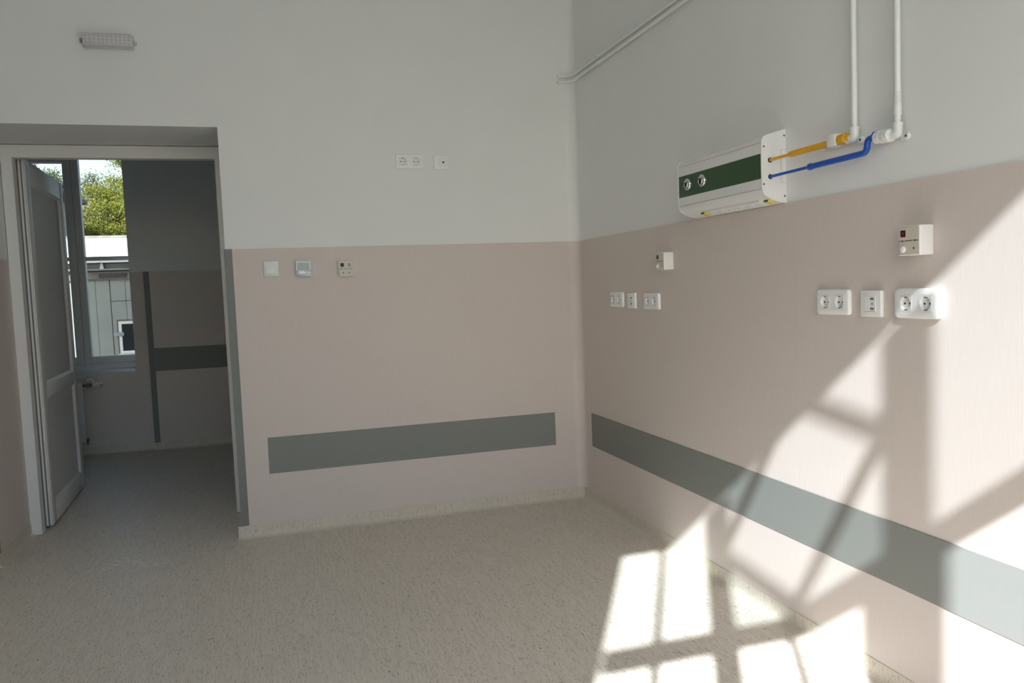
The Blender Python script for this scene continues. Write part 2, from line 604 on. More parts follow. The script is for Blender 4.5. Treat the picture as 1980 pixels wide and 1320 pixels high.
VT, VB, VL, VS = -0.822, -1.467, -1.600, -3.25   # top, transom top/bottom, sill (sun coordinates)
UL, UR = 0.338, 2.40  # extra right-hand light and low sill added for more fill daylight
frame_bar('stile', UL - .12, UL, VS - .1, VT + .1)
frame_bar('stile', UR, UR + .2, VS - .1, VT + .1)
frame_bar('head', UL - .12, UR + .2, VT, VT + .12)
frame_bar('sill_rail', UL - .12, UR + .2, VS - .1, VS)
frame_bar('transom', UL, 1.42, VL, VB)
frame_bar('transom', 1.33, UR, -1.578, VB)
frame_bar('mullion', 0.746, 0.857, VS, VT)
frame_bar('mullion', 1.318, 1.432, VB - .09, VT)
frame_bar('mullion', 1.266, 1.457, VS, VL + .09)
frame_bar('mullion', 1.880, 1.985, VS, VT)
gy0, gy1 = FY0 + .013, FY0 + .019
for (a, b, v0, v1, mm) in [(0.338, 0.746, VB, VT, CLEAR), (0.857, 1.318, VB, VT, MIDGL), (1.432, 1.88, VB, VT, TINTED), (1.985, 2.40, VB, VT, CLEAR)]:
    frame_bar('pane', a - .004, b + .004, v0 - .004, v1 + .004, mm, gy0, gy1)
# iron grille outside
grille = tag(empty('window_grille', (0, 0, 0)), 'painted iron security grille with a diamond outside the tall window', 'grille')
for u in (0.539, 1.0625, 1.68, 2.19):
    top = VT + .1 if u != 1.0625 else VB
    frame_bar('bar', u - .021, u + .021, VS - .1, top, GRILLE, GY0, GY1, grille)
for v in (-2.2, -2.85):
    frame_bar('bar', UL - .1, UR + .1, v - .018, v + .018, GRILLE, GY0 - .013, GY0 - .001, grille)


def sloped_bar(a, b, wid):
    (u0, v0), (u1, v1) = a, b
    yy = (GY0 + GY1) / 2
    p, q = Vector((u0 + KX * yy, yy, v0 - KZ * yy)), Vector((u1 + KX * yy, yy, v1 - KZ * yy))
    d = (q - p).normalized()
    s = Vector((d.z, 0, -d.x)) * wid / 2
    y = Vector((0, 0.006, 0))
    bm = bmesh.new()
    vs = [bm.verts.new(c) for c in (p - s - y, p + s - y, p + s + y, p - s + y, q - s - y, q + s - y, q + s + y, q - s + y)]
    for f in ((0, 1, 2, 3), (7, 6, 5, 4), (0, 4, 5, 1), (1, 5, 6, 2), (2, 6, 7, 3), (3, 7, 4, 0)):
        bm.faces.new([vs[i] for i in f])
    obj('diamond_bar', bm, GRILLE, grille)


DT, DL, DR, DB = (1.085, -0.715), (0.822, -1.05), (1.325, -1.105), (1.085, -1.465)
for a, b in ((DT, DL), (DL, DB), (DB, DR), (DR, DT)):
    sloped_bar(a, b, 0.046)
struct(box('window_sill_front', SILLM, WX0, WX1, YF - .16, YF + .05, WZ0 - .04, WZ0 + .001))

# ------------------------------------------------------------------ door_1: frame and open leaf
door = struct(empty('door_1', (0, 0, 0)))
JW = 0.058
for nm, a in (('jamb', (XL + .004, XL + JW, 0.535, 0.600, 0.004, NT - .004)), ('jamb', (XR - JW + .006, XR - .003, 0.535, 0.600, 0.004, NT - .004)), ('head', (XL + JW, XR - JW + .006, 0.535, 0.600, 2.042, NT - .004))):
    box(nm, PVC, *a, door)
# rebate strip deeper in the frame
for a in ((XL + .01, XL + .040, 0.600, 0.655, 0.01, 2.07), (XR - .036, XR - .003, 0.600, 0.655, 0.01, 2.07), (XL + .04, XR - .036, 0.600, 0.655, 2.072, NT - .004)):
    box('rebate', PVC, *a, door, 0.003, 1)
# leaf local frame: x = along the leaf from the hinge, y = thickness (0 = room face .. +), z up
LL, LT, LZ0, LZ1 = 1.035, 0.058, 0.014, 2.060
leaf = bpy.data.objects.new('door_leaf', None)
COL.objects.link(leaf)
leaf.parent = door
leaf.location = (-2.962, 0.665, 0)
leaf.rotation_euler = (0, 0, math.radians(92.6))     # local +x points away from the room, local +y to the left
ST = 0.105


def lbox(name, mat, a, bev=0.003, par=leaf):
    return box(name, mat, *a, par, bev, 2)


lbox('stile', PVC, (0.0, ST, 0.0, LT, LZ0, LZ1))
lbox('stile', PVC, (LL - ST, LL, 0.0, LT, LZ0, LZ1))
lbox('rail', PVC, (ST, LL - ST, 0.0, LT, LZ0, LZ0 + .105))
lbox('rail', PVC, (ST, LL - ST, 0.0, LT, 0.725, 0.805))
lbox('rail', PVC, (ST, LL - ST, 0.0, LT, LZ1 - .115, LZ1))
for z0, z1 in ((LZ0 + .105, 0.725), (0.805, LZ1 - .115)):
    lbox('panel', PANEL, (ST, LL - ST, 0.014, LT - .014, z0, z1), 0.0)
    # glazing beads round the panel, on the room face
    for nm, pts, ax, a0, a1 in (('bead', [(ST, 0.002), (ST + .016, 0.014), (ST, 0.014)], 'z', z0, z1),
                                ('bead', [(LL - ST, 0.002), (LL - ST - .016, 0.014), (LL - ST, 0.014)], 'z', z0, z1)):
        bm = bmesh.new()
        prism(bm, pts, ax, a0, a1)
        obj(nm, bm, PVC, leaf)
    for zz, dz in ((z0, .016), (z1, -.016)):
        bm = bmesh.new()
        prism(bm, [(0.002, zz), (0.014, zz + dz), (0.014, zz)], 'x', ST, LL - ST)
        obj('bead', bm, PVC, leaf)
# grooved hinge edge facing the room
for y0, y1 in ((0.004, 0.014), (0.022, 0.032), (0.040, 0.054)):
    lbox('edge_rib', PVC, (-0.012, 0.002, y0, y1, LZ0 + .002, LZ1 - .002), 0.002)
lbox('gasket', GASKET, (-0.006, 0.001, 0.0145, 0.0215, LZ0 + .004, LZ1 - .004), 0.0)
lbox('gasket', GASKET, (-0.006, 0.001, 0.0325, 0.0395, LZ0 + .004, LZ1 - .004), 0.0)
for z in (0.25, 1.05, 1.85):
    bm = bmesh.new()
    tube(bm, [(-.012, LT + .004, z - .045), (-.012, LT + .004, z + .045)], 0.008)
    obj('hinge', bm, PVC, leaf, True)

# ------------------------------------------------------------------ window_1: corridor window
win = struct(empty('window_1', (0, 0, 0)))
WY0, WY1 = YC + .145, YC + .205


def wbar(name, x0, x1, z0, z1, y0=WY0, y1=WY1, mat=FRAMEW, par=win, bev=0.004):
    return box(name, mat, x0, x1, y0, y1, z0, z1, par, bev, 2)


ZB, ZT = 0.715, 3.02
wbar('frame_stile', -3.85, -3.79, ZB, ZT)
wbar('frame_stile', -2.70, -2.62, ZB, ZT)
wbar('frame_rail', -3.79, -2.70, ZB - .02, ZB + .028)
wbar('frame_rail', -3.79, -2.70, ZT - .06, ZT)
for s, (a, b) in enumerate([(-3.785, -3.2385), (-3.2365, -2.705)]):
    cas = bpy.data.objects.new('casement', None)
    COL.objects.link(cas)
    cas.parent = win
    pa = a + (.065 if s == 0 else .056)
    pb = b - (.062 if s == 0 else .065)
    y0, y1 = WY0 - .016, WY1 - .004
    wbar('stile', a, pa, ZB + .03, ZT - .062, y0, y1, FRAMEW, cas, .006)
    wbar('stile', pb, b, ZB + .03, ZT - .062, y0, y1, FRAMEW, cas, .006)
    wbar('rail', pa, pb, ZB + .03, 0.806, y0, y1, FRAMEW, cas, .006)
    wbar('rail', pa, pb, ZT - .13, ZT - .062, y0, y1, FRAMEW, cas, .006)
    wbar('glazing_bar', pa, pb, 1.612, 1.644, y0 + .012, y1 - .008, FRAMEW, cas, .003)
    if s == 0:
        wbar('rail', pa, pb, 2.418, 2.50, y0, y1, FRAMEW, cas, .006)
    wbar('pane', pa - .004, pb + .004, 0.80, 1.612, WY0 + .014, WY0 + .018, DOUBLE, cas, 0)
    wbar('pane', pa - .004, pb + .004, 1.644, ZT - .128, WY0 + .014, WY0 + .018, DOUBLE, cas, 0)
# lever handle on the meeting stile
hd = bmesh.new()
bx(hd, -3.290, -3.268, WY0 - .026, WY0 - .016, 0.885, 0.950, .003)
bx(hd, -3.288, -3.250, WY0 - .050, WY0 - .030, 0.911, 0.927, .004)
tube(hd, [(-3.279, WY0 - .026, .919), (-3.279, WY0 - .042, .919)], .008)
obj('handle', hd, PLATE, win, True)
struct(box('trim_sill', SILLM, OX0 + .002, OX1 - .001, YC - .012, WY0 - .001, 0.660, 0.700, None, 0.006, 3))

# radiator under the window, mostly behind the door
rad = tag(empty('radiator', (-3.57, YC - .06, 0.12)), 'white panel radiator below the corridor window behind the door', 'radiator')
box('panel', RAD, -.36, .345, -.035, -.012, 0, .49, rad, .008, 3)
for k in range(20):
    x = -.33 + k * .034
    box('rib', RAD, x, x + .016, -.040, -.034, .03, .46, rad, .002, 1)
box('top_grille', RAD, -.36, .345, -.035, .03, .485, .495, rad, .002, 1)
for x in (-.30, .28):
    box('bracket', RAD, x, x + .03, -.012, .057, .05, .44, rad)
bm = bmesh.new()
tube(bm, [(.345, -.022, .468), (.42, -.022, .468)], .011)
disc(bm, (.385, -.022, .468), (0, 0, 1), [(0, -.02), (.014, -.02), (.014, .02), (0, .02)], 14)
obj('valve_body', bm, BRASS, rad, True)
bm = bmesh.new()
tube(bm, bend([(.385, -.022, .485), (.385, -.022, .51), (.415, -.03, .515), (.43, -.022, .49)], .012), .012)
disc(bm, (.418, -.022, .470), (1, 0, 0), [(0, 0), (.022, .001), (.023, .035), (.018, .046), (0, .047)], 16)
disc(bm, (.463, -.022, .474), (1, 0, 0), [(0, 0), (.013, 0), (.013, .03), (0, .031)], 12)
obj('valve_head', bm, RAD, rad, True)
bm = bmesh.new()
disc(bm, (.330, -.02, .02), (1, 0, 0), [(0, 0), (.012, 0), (.012, .035), (0, .035)], 12)
tube(bm, [(.352, -.02, .03), (.352, -.02, -.02)], .008)
obj('drain_cock', bm, BRASS, rad, True)


# ------------------------------------------------------------------ flat wall bumpers and corner guards
def bumper(name, x0, x1, y0, y1, z0, z1, label):
    return tag(box(name, GREY, x0, x1, y0, y1, z0, z1, None, 0.0012, 1), label, 'wall guard')


bumper('wall_bumper', -1.7753, -0.1789, -T - .003, -T, 0.3265, 0.5171, 'grey vinyl bumper strip low on the back wall beside the doorway')
bumper('wall_bumper', -T - .003, -T, YF + .4, -0.1392, 0.3265, 0.5171, 'long grey vinyl bumper strip on the right wall crossed by sunlight')
bumper('wall_bumper', -2.6715, CX1 - .1, YP - T - .003, YP - T, 0.667, 0.860, 'dark grey bumper strip on the corridor wall seen through the doorway')


def guard(x, y, sx, sy, z0, z1, label, wdt=0.034):
    """L-profile on an outside corner at (x,y); sx, sy: directions of the two wings along the walls"""
    t = 0.0065
    bm = bmesh.new()
    ox, oy = -sx * t, -sy * t
    pts = [(x + ox, y + oy), (x + sx * wdt, y + oy), (x + sx * wdt, y), (x, y), (x, y + sy * wdt), (x + ox, y + sy * wdt)]
    prism(bm, pts, 'z', z0, z1)
    o = obj('corner_guard', bm, GUARD)
    return tag(o, label, 'corner guard')


guard(XR, 0, 1, 1, BT, W, 'grey corner guard on the right edge of the doorway niche', 0.033)
guard(XL, 0, -1, 1, BT, W, 'grey corner guard at the left picture edge of the doorway niche', 0.033)
guard(-2.71, YP, 1, 1, BT, W, 'dark corner guard on the corridor wall beside the window', 0.038)


# ------------------------------------------------------------------ wall devices (local: x right, -y out of the wall, z up)
def rplate(bm, w_, h_, d, bev=.004, x=0, z=0, seg=3):
    bx(bm, x - w_ / 2, x + w_ / 2, -d, 0, z - h_ / 2, z + h_ / 2, bev, seg)


def round_plate(bm, w_, h_, d, rad, holes=()):
    """plate with rounded corners and square openings for the inserts"""
    pts = []
    for cx_, cz_, a0 in ((w_ / 2 - rad, h_ / 2 - rad, 0), (-w_ / 2 + rad, h_ / 2 - rad, 90), (-w_ / 2 + rad, -h_ / 2 + rad, 180), (w_ / 2 - rad, -h_ / 2 + rad, 270)):
        for k in range(6):
            a = math.radians(a0 + 18 * k)
            pts.append((cx_ + rad * math.cos(a), cz_ + rad * math.sin(a)))
    loops = [(1.0, 0.0), (1.0, -d * .50), (.985, -d * .75), (.95, -d * .92), (.90, -d)]
    R = []
    for s, y in loops:
        sx = (w_ / 2 - (1 - s) * h_ / 2) / (w_ / 2)
        R.append([bm.verts.new((px * sx, y, pz * s)) for px, pz in pts])
    n = len(pts)
    for i in range(len(R) - 1):
        for k in range(n):
            bm.faces.new((R[i][k], R[i][(k + 1) % n], R[i + 1][(k + 1) % n], R[i + 1][k]))
    bm.faces.new(R[0])
    edges = [bm.edges.get((R[-1][k], R[-1][(k + 1) % n])) for k in range(n)]
    for x0, x1, z0, z1 in holes:
        F = [bm.verts.new((x, -d, z)) for x, z in ((x0, z0), (x1, z0), (x1, z1), (x0, z1))]
        B = [bm.verts.new((v.co.x, -d + min(.0095, d * .9), v.co.z)) for v in F]
        for k in range(4):
            j = (k + 1) % 4
            edges.append(bm.edges.new((F[k], F[j])))
            bm.faces.new((F[k], F[j], B[j], B[k]))
    bmesh.ops.triangle_fill(bm, use_beauty=True, use_dissolve=False, edges=edges)


def schuko(root, x, z, y, size=.045, mat=INSERT, dx=.0):
    """square socket insert with round well, pins and earth clips"""
    h = size / 2
    r = size * .43
    bm = bmesh.new()
    seg = 32
    ring = [(x + r * math.cos(2 * math.pi * k / seg), z + r * math.sin(2 * math.pi * k / seg)) for k in range(seg)]
    sq = []
    for k in range(seg):
        a = 2 * math.pi * k / seg
        c, s = math.cos(a), math.sin(a)
        m = max(abs(c), abs(s))
        sq.append((x + h * c / m, z + h * s / m))
    yo = y - .0022
    S0 = [bm.verts.new((p[0], y + .001, p[1])) for p in sq]
    S1 = [bm.verts.new((p[0], yo, p[1])) for p in sq]
    R1 = [bm.verts.new((p[0], yo, p[1])) for p in ring]
    R2 = [bm.verts.new((x + (p[0] - x) * .93, yo + .0085, z + (p[1] - z) * .93)) for p in ring]
    for k in range(seg):
        j = (k + 1) % seg
        bm.faces.new((S0[k], S0[j], S1[j], S1[k]))
        bm.faces.new((S1[k], S1[j], R1[j], R1[k]))
        bm.faces.new((R1[k], R1[j], R2[j], R2[k]))
    bm.faces.new(R2)
    ins = obj('socket_insert', bm, mat, root, True)
    for px in (-.0095, .0095):
        bm = bmesh.new()
        disc(bm, (x + px, yo + .0086, z), (0, -1, 0), [(0, 0), (.0031, 0), (.0031, .0008), (0, .0008)], 12)
        obj('pin_hole', bm, DARK, ins)
    for s in (-1, 1):
        box('earth_clip', SCREWM, x - .0035, x + .0035, yo - .0003, yo + .008, z + s * r * .90 - .0014, z + s * r * .90 + .0014, ins)


def double_socket(loc, rz, w_, h_, d, label, group=None, rad=.010, sep=.067, tilt=0):
    root = tag(empty('double_socket', loc, rz), label, 'socket', group)
    bm = bmesh.new()
    hs_ = .0230
    round_plate(bm, w_, h_, d, rad, [(q * sep - hs_, q * sep + hs_, -hs_, hs_) for q in (-.5, .5)])
    obj('cover_plate', bm, PLATE, root, True)
    for s in (-.5, .5):
        schuko(root, s * sep, 0, -d + .0012)
    return root


def data_socket(loc, rz, w_, h_, d, label):
    root = tag(empty('data_socket', loc, rz), label, 'data socket')
    bm = bmesh.new()
    rplate(bm, w_, h_, d, .003)
    obj('cover_plate', bm, PLATE, root, True)
    f = -d
    box('insert', INSERT, -.022, .022, f - .0015, f + .001, -.0225, .0225, root, .001, 1)
    box('blank_module', PLATE, -.021, -.001, f - .0025, f - .001, -.0215, .0215, root, .0008, 1)
    for z, big in ((.0145, 1), (0.0, 0), (-.0145, 1)):
        bm = bmesh.new()
        if big:
            for k, (dx, dz, a, b) in enumerate(((.003, 0, .003, .006), (.0085, .0012, .004, .003), (.0085, -.0022, .004, .0016), (.014, 0, .0026, .0055), (.0108, .0, .0012, .006))):
                bx(bm, dx - a / 2, dx + a / 2, f - .0021, f - .0012, z + dz - b / 2, z + dz + b / 2)
        else:
            for dx, dz, a, b in ((.0085, .002, .004, .0014), (.0098, 0, .0016, .006), (.0085, -.0024, .004, .0014)):
                bx(bm, dx - a / 2, dx + a / 2, f - .0021, f - .0012, z + dz - b / 2, z + dz + b / 2)
        obj('port_marking', bm, INK, root)
    box('lower_lip', GREYL, -.021, .021, f - .0020, f - .001, -.0235, -.0225, root)
    return root


RZ = -math.pi / 2      # rotation for things on the right wall
xw = -T                # wainscot surface on the right wall

double_socket((xw, -0.545, 1.165), RZ, .152, .078, .011, 'white double socket nearest the room corner on the right wall')
data_socket((xw, -0.722, 1.160), RZ, .086, .078, .012, 'small white data socket nearest the room corner on the right wall')
double_socket((xw, -0.936, 1.158), RZ, .152, .078, .012, 'white double socket just below the far small call box')
double_socket((xw, -2.192, 1.1625), RZ, .150, .079, .012, 'white double socket left of the middle data socket in the right group')
data_socket((xw, -2.362, 1.159), RZ, .085, .078, .013, 'white single data socket between the two large double sockets')
double_socket((xw, -2.539, 1.161), RZ, .158, .084, .018, 'large rounded white double socket at the edge of the sunlight', rad=.014, sep=.070)

# back wall, high pair of sockets and aerial socket (on the paint)
double_socket((-0.959, 0, 1.948), 0, .148, .079, .010, 'white double socket high on the back wall above the wainscot', rad=.004, sep=.072)
ant = tag(empty('aerial_socket', (-.786, 0, 1.944)), 'white square aerial socket with one black hole on upper back wall', 'socket')
bm = bmesh.new()
rplate(bm, .080, .078, .010, .004)
obj('cover_plate', bm, PLATE, ant, True)
box('insert', INSERT, -.012, .030, -.0125, -.009, -.021, .021, ant, .001, 1)
bm = bmesh.new()
disc(bm, (.012, -.0122, 0), (0, -1, 0), [(0, .0), (.0055, .0), (.0055, .0012), (0, .0012)], 16)
obj('jack_hole', bm, DARK, ant)
bm = bmesh.new()
disc(bm, (.012, -.0122, 0), (0, -1, 0), [(.0056, .0), (.0085, .0), (.0080, .0025), (.0056, .0025)], 20)
obj('jack_ring', bm, PLATE, ant, True)

# light switch
sw = tag(empty('light_switch', (-1.7055, -T, 1.3935)), 'glossy white rocker light switch nearest the doorway on the back wall', 'switch')
bm = bmesh.new()
rplate(bm, .078, .082, .008, .005)
obj('cover_plate', bm, plain('glossy switch plate', (.74, .75, .74), .08), sw, True)
bm = bmesh.new()
for a in ((-.026, .026, .022, .026), (-.026, .026, -.026, -.022), (-.026, -.022, -.022, .022), (.022, .026, -.022, .022)):
    bx(bm, a[0], a[1], -.0105, -.007, a[2], a[3], .0008, 1)
obj('inner_frame', bm, PLATE, sw, True)
bm = bmesh.new()
prism(bm, [(-.008, -.0205), (-.0125, -.0205), (-.0105, 0), (-.0135, .0205), (-.008, .0205)], 'x', -.0205, .0205)
obj('rocker', bm, INSERT, sw)

# thermostat
th = tag(empty('thermostat', (-1.5445, -T, 1.390)), 'pale blue wall thermostat with a grey display and flap', 'thermostat')
bm = bmesh.new()
rplate(bm, .083, .086, .022, .006)
obj('housing', bm, LCDB, th, True)
box('display', LCD, -.028, .026, -.0238, -.021, -.003, .030, th, .001, 1)
box('display_edge', LCDG, .019, .0255, -.0243, -.0235, -.001, .022, th)  # green strip on the right edge of the display
box('display_visor', LCDB, -.012, .026, -.0250, -.0236, .0285, .034, th, .0006, 1)
fl = box('flap', SILV, -.036, .036, -.0245, -.021, -.039, -.006, th, .002, 2)
for x in (-.022, -.008, .006):
    bm = bmesh.new()
    disc(bm, (x, -.0245, -.014), (0, -1, 0), [(0, 0), (.0045, 0), (.004, .0016), (0, .002)], 14)
    obj('button', bm, PLATE, fl, True)
for z in (-.023, -.028, -.033):
    box('groove', GREYL, -.016, .020, -.0249, -.0244, z - .0007, z + .0007, fl)


def call_box(loc, rz, w_, h_, d, label, second=False):
    root = tag(empty('call_box', loc, rz), label, 'call unit')
    bm = bmesh.new()
    rplate(bm, w_, h_, d, .004)
    obj('housing', bm, BOXW, root, True)
    f = -d
    fp = box('face_panel', CREAM, -w_ / 2 + .003, w_ / 2 - .003, f - .0008, f + .001, -h_ / 2 + .004, h_ / 2 - .004, root, .0006, 1)
    bm = bmesh.new()
    x0, x1, z0, z1 = -w_ / 2 + .0025, w_ / 2 - .0025, -h_ / 2 + .0035, h_ / 2 - .0035
    for a in ((x0, x1, z1, z1 + .0007), (x0, x1, z0 - .0007, z0), (x0, x0 + .0007, z0, z1), (x1 - .0007, x1, z0, z1)):
        bx(bm, a[0], a[1], f - .0004, f + .001, a[2], a[3])
    obj('panel_joint', bm, GREYL, fp)
    s = h_ / .080
    lx = -w_ / 2 + .0185 * s
    lamp = box('lamp', REDL if not second else BLACKL, lx - .0085 * s, lx + .0085 * s, f - .0022, f, .010 * s, .028 * s, fp, .0006, 1)
    bm = bmesh.new()
    zc = .019 * s
    for a in ((-.0006, .0006, -.006, .006), (-.003, -.002, -.003, .003), (.002, .003, -.003, .003), (-.003, .003, .0025, .0035)):
        bx(bm, lx + a[0], lx + a[1], f - .0027, f - .002, zc + a[2], zc + a[3])
    obj('lamp_symbol', bm, REDI if not second else SCREWM, lamp)
    if second:
        l2 = box('lamp', GREYL, .009, .026, f - .0022, f, .010, .028, fp, .0006, 1)
        bm = bmesh.new()
        for a in ((-.0008, .0008, -.006, .006), (-.003, 0, .002, .0035), (0, .003, -.0035, -.002)):
            bx(bm, .0175 + a[0], .0175 + a[1], f - .0027, f - .002, .019 + a[2], .019 + a[3])
        obj('lamp_symbol', bm, INK, l2)
    bm = bmesh.new()
    zl = -.0005
    hw = w_ / 2 - .006
    for a in ((-hw, -hw + .002, .004), (-hw + .006, -hw + .014, .0032), (hw - .014, hw - .006, .0032), (hw - .002, hw, .004)):
        bx(bm, a[0], a[1], f - .0013, f - .0006, zl - a[2] / 2, zl + a[2] / 2)
    k = -hw + .0175
    while k < hw - .018:
        l = random.choice((.0012, .0018, .0024))
        bx(bm, k, k + l, f - .0012, f - .0006, zl - .0011, zl + .0011)
        k += l + .0008
    obj('print_line', bm, INK, fp)
    if second:
        for x in (-.016, .016):
            bm = bmesh.new()
            disc(bm, (x, f - .0006, -.022), (0, -1, 0), [(0, 0), (.003, 0), (.003, .001), (0, .001)], 12)
            obj('key_hole', bm, INK, fp)
    else:
        bm = bmesh.new()
        disc(bm, (lx, f - .0005, -.023 * s), (0, -1, 0), [(0, 0), (.0092, 0), (.0092, .003), (.0075, .0055), (.004, .0065), (0, .0065)], 20)
        obj('push_button', bm, PLATE, fp, True)
        bm = bmesh.new()
        disc(bm, (w_ / 2 - .020, f - .0005, -.021 * s), (0, -1, 0), [(0, 0), (.0024, 0), (.0024, .001), (0, .001)], 12)
        obj('microphone_hole', bm, INK, fp)
    return root


call_box((-1.3275, -T, 1.383), 0, .078, .082, .030, 'cream call box with two lamp squares right of the thermostat', second=True)
call_box((xw, -1.108, 1.339), RZ, .076, .078, .048, 'far call box on the right wall, the one nearer the room corner')
call_box((xw, -2.549, 1.334), RZ, .076, .081, .048, 'near call box above the large rounded double socket on the right wall')

# emergency light above the door
el = tag(empty('emergency_light', (-2.392, 0, 2.506)), 'grey slim emergency light fixture above the doorway', 'light fixture')
bm = bmesh.new()
rplate(bm, .222, .066, .022, .006)
obj('base', bm, DIFF, el, True)
bm = bmesh.new()
bx(bm, -.109, .109, -.050, -.020, -.030, .030, .007, 3)
obj('lens', bm, DIFF, el, True)
for r in range(3):
    for c in range(11):
        bm = bmesh.new()
        disc(bm, (-.094 + c * .0188, -.0498, .0165 - r * .0165), (0, -1, 0), [(0, 0), (.0052, 0), (.0046, .001), (0, .0012)], 12)
        obj('led', bm, LEDM, el, True)
for s in (-1, 1):
    bm = bmesh.new()
    bx(bm, s * .117 - .006, s * .117 + .006, -.030, 0, -.009, .007, .002)
    disc(bm, (s * .119, -.030, -.002), (0, -1, 0), [(0, 0), (.0045, 0), (.0045, .003), (0, .003)], 12)
    obj('clip', bm, plain('clip plastic', (.30, .30, .29), .4) if s < 0 else DIFF, el, True)
bm = bmesh.new()
bx(bm, -.108, .108, -.0515, -.0495, -.0275, -.0262)
bx(bm, -.108, .108, -.0515, -.0495, .0262, .0275)
obj('lens_rib', bm, LEDM, el)

# ------------------------------------------------------------------ bed head unit with medical gas (right wall)
UY0, UY1 = -1.945, -1.368      # near / far end
unit = tag(empty('bed_head_unit', (0, 0, 0)), 'white wall unit with a green panel and two gas outlets', 'bed head unit')
FX = -.095
prof = [(0.0, 1.752), (-.047, 1.739), (-.078, 1.730), (-.088, 1.724), (-.094, 1.713), (FX, 1.700), (FX, 1.556), (-.0925, 1.543), (-.087, 1.533), (-.076, 1.5245), (-.055, 1.515), (-.031, 1.508), (0.0, 1.5025)]
inner = [(x * .985, 1.627 + (z - 1.627) * .985) for x, z in prof]
inner[0] = (0.0, 1.748)
inner[-1] = (0.0, 1.5055)
bm = bmesh.new()
prism(bm, inner, 'y', UY0 + .003, UY1 - .003)
obj('trunk', bm, GREYL, unit, True)


def cover(name, mat, pts, xo=.0):
    bm = bmesh.new()
    prism(bm, pts, 'y', UY0 + .004, UY1 - .004)
    return obj(name, bm, mat, unit, True)


cover('top_cover', TRUNK, prof[:6] + [(FX, 1.7075), (FX + .004, 1.7075), (FX + .006, 1.72), (0, 1.744)] if False else [(0.0, 1.752), (-.047, 1.739), (-.078, 1.730), (-.088, 1.724), (-.094, 1.713), (-.0948, 1.7075), (-.085, 1.7075), (-.08, 1.718), (0, 1.742)])
cover('upper_band', TRUNK, [(FX, 1.7058), (FX, 1.6705), (-.085, 1.6705), (-.085, 1.7058)])
green = cover('green_panel', GREEN, [(FX + .0012, 1.6700), (FX + .0012, 1.5855), (-.085, 1.5855), (-.085, 1.6700)])
cover('lower_band', TRUNK, [(FX, 1.5850), (FX, 1.5518), (-.085, 1.5518), (-.085, 1.5850)])
bot = cover('bottom_cover', TRUNK, [(-.0948, 1.5500), (-.0925, 1.541), (-.087, 1.533), (-.076, 1.5245), (-.055, 1.515), (-.031, 1.508), (0.0, 1.5025), (0.0, 1.51), (-.05, 1.522), (-.08, 1.538), (-.085, 1.55)])
for y0, y1 in ((UY0 - .003, UY0 + .002), (UY1 - .002, UY1 + .003)):
    bm = bmesh.new()
    prism(bm, [(x * 1.02, 1.627 + (z - 1.627) * 1.012) for x, z in prof], 'y', y0, y1)
    ep = obj('end_plate', bm, TRUNK, unit, True)
    if y0 < UY0:
        near = ep
for x, z in ((-.006, 1.731), (-.087, 1.693), (-.089, 1.566), (-.0065, 1.526)):
    bm = bmesh.new()
    disc(bm, (x, UY0 - .003, z), (0, -1, 0), [(0, 0), (.0036, 0), (.003, .0016), (0, .002)], 14)
    obj('screw', bm, SCREWM, near, True)
bm = bmesh.new()
for a in ((-.0200, -.0002, 1.6838, 1.6848), (-.0200, -.0002, 1.5705, 1.5715), (-.0204, -.0196, 1.571, 1.6845)):
    bx(bm, a[0], a[1], UY0 - .0036, UY0 - .002, a[2], a[3])
obj('knockout_outline', bm, GREYL, near)
for z in (1.647, 1.591):
    bm = bmesh.new()
    disc(bm, (-.0635, UY0 - .003, z), (0, -1, 0), [(0, .0003), (.0085, .0003), (.0085, .0011), (0, .0011)], 18)
    obj('pipe_hole', bm, DARK, near)
for y in (-1.449, -1.560):
    g = bmesh.new()
    disc(g, (FX + .002, y, 1.6315), (-1, 0, 0), [(.024, 0), (.024, .006), (.0225, .010), (.019, .012), (.0175, .0085), (.0155, .0085), (.014, .014), (.0105, .0145), (.0095, .006), (0, .006)], 28)
    go = obj('gas_outlet', g, CHROME, green, True)
    for r_, h_, mt in ((.0085, .0075, DARK),):
        bm = bmesh.new()
        disc(bm, (FX + .002, y, 1.6315), (-1, 0, 0), [(0, .0062), (r_, .0062), (r_, h_), (0, h_)], 16)
        obj('outlet_bore', bm, mt, go)
    for k in range(3):
        a = 2 * math.pi * k / 3 + .5
        bm = bmesh.new()
        c = Vector((FX - .012, y + .0118 * math.cos(a), 1.6315 + .0118 * math.sin(a)))
        disc(bm, c, (-1, 0, 0), [(0, 0), (.0022, 0), (.0022, .004), (0, .004)], 8)
        obj('locking_pin', bm, INK if y > -1.5 else REDL, go)
# row of sockets along the sloping underside
d_s = Vector((-.055 + .015, 0, 1.515 - 1.5045))     # along the slope, towards the front
d_s.normalize()
n_s = Vector((-d_s.z, 0, d_s.x)) if d_s.x < 0 else Vector((d_s.z, 0, -d_s.x))
if n_s.z > 0:
    n_s = -n_s
c0 = Vector((-.043, 0, 1.5115))


def slope_box(name, mat, y0, y1, a0, a1, h0, h1, par):
    bm = bmesh.new()
    vs = []
    for yy in (y0, y1):
        for a, h in ((a0, h0), (a1, h0), (a1, h1), (a0, h1)):
            p = c0 + d_s * a + n_s * h
            vs.append(bm.verts.new((p.x, yy, p.z)))
    for f in ((0, 1, 2, 3), (7, 6, 5, 4), (0, 4, 5, 1), (1, 5, 6, 2), (2, 6, 7, 3), (3, 7, 4, 0)):
        bm.faces.new([vs[i] for i in f])
    return obj(name, bm, mat, par)


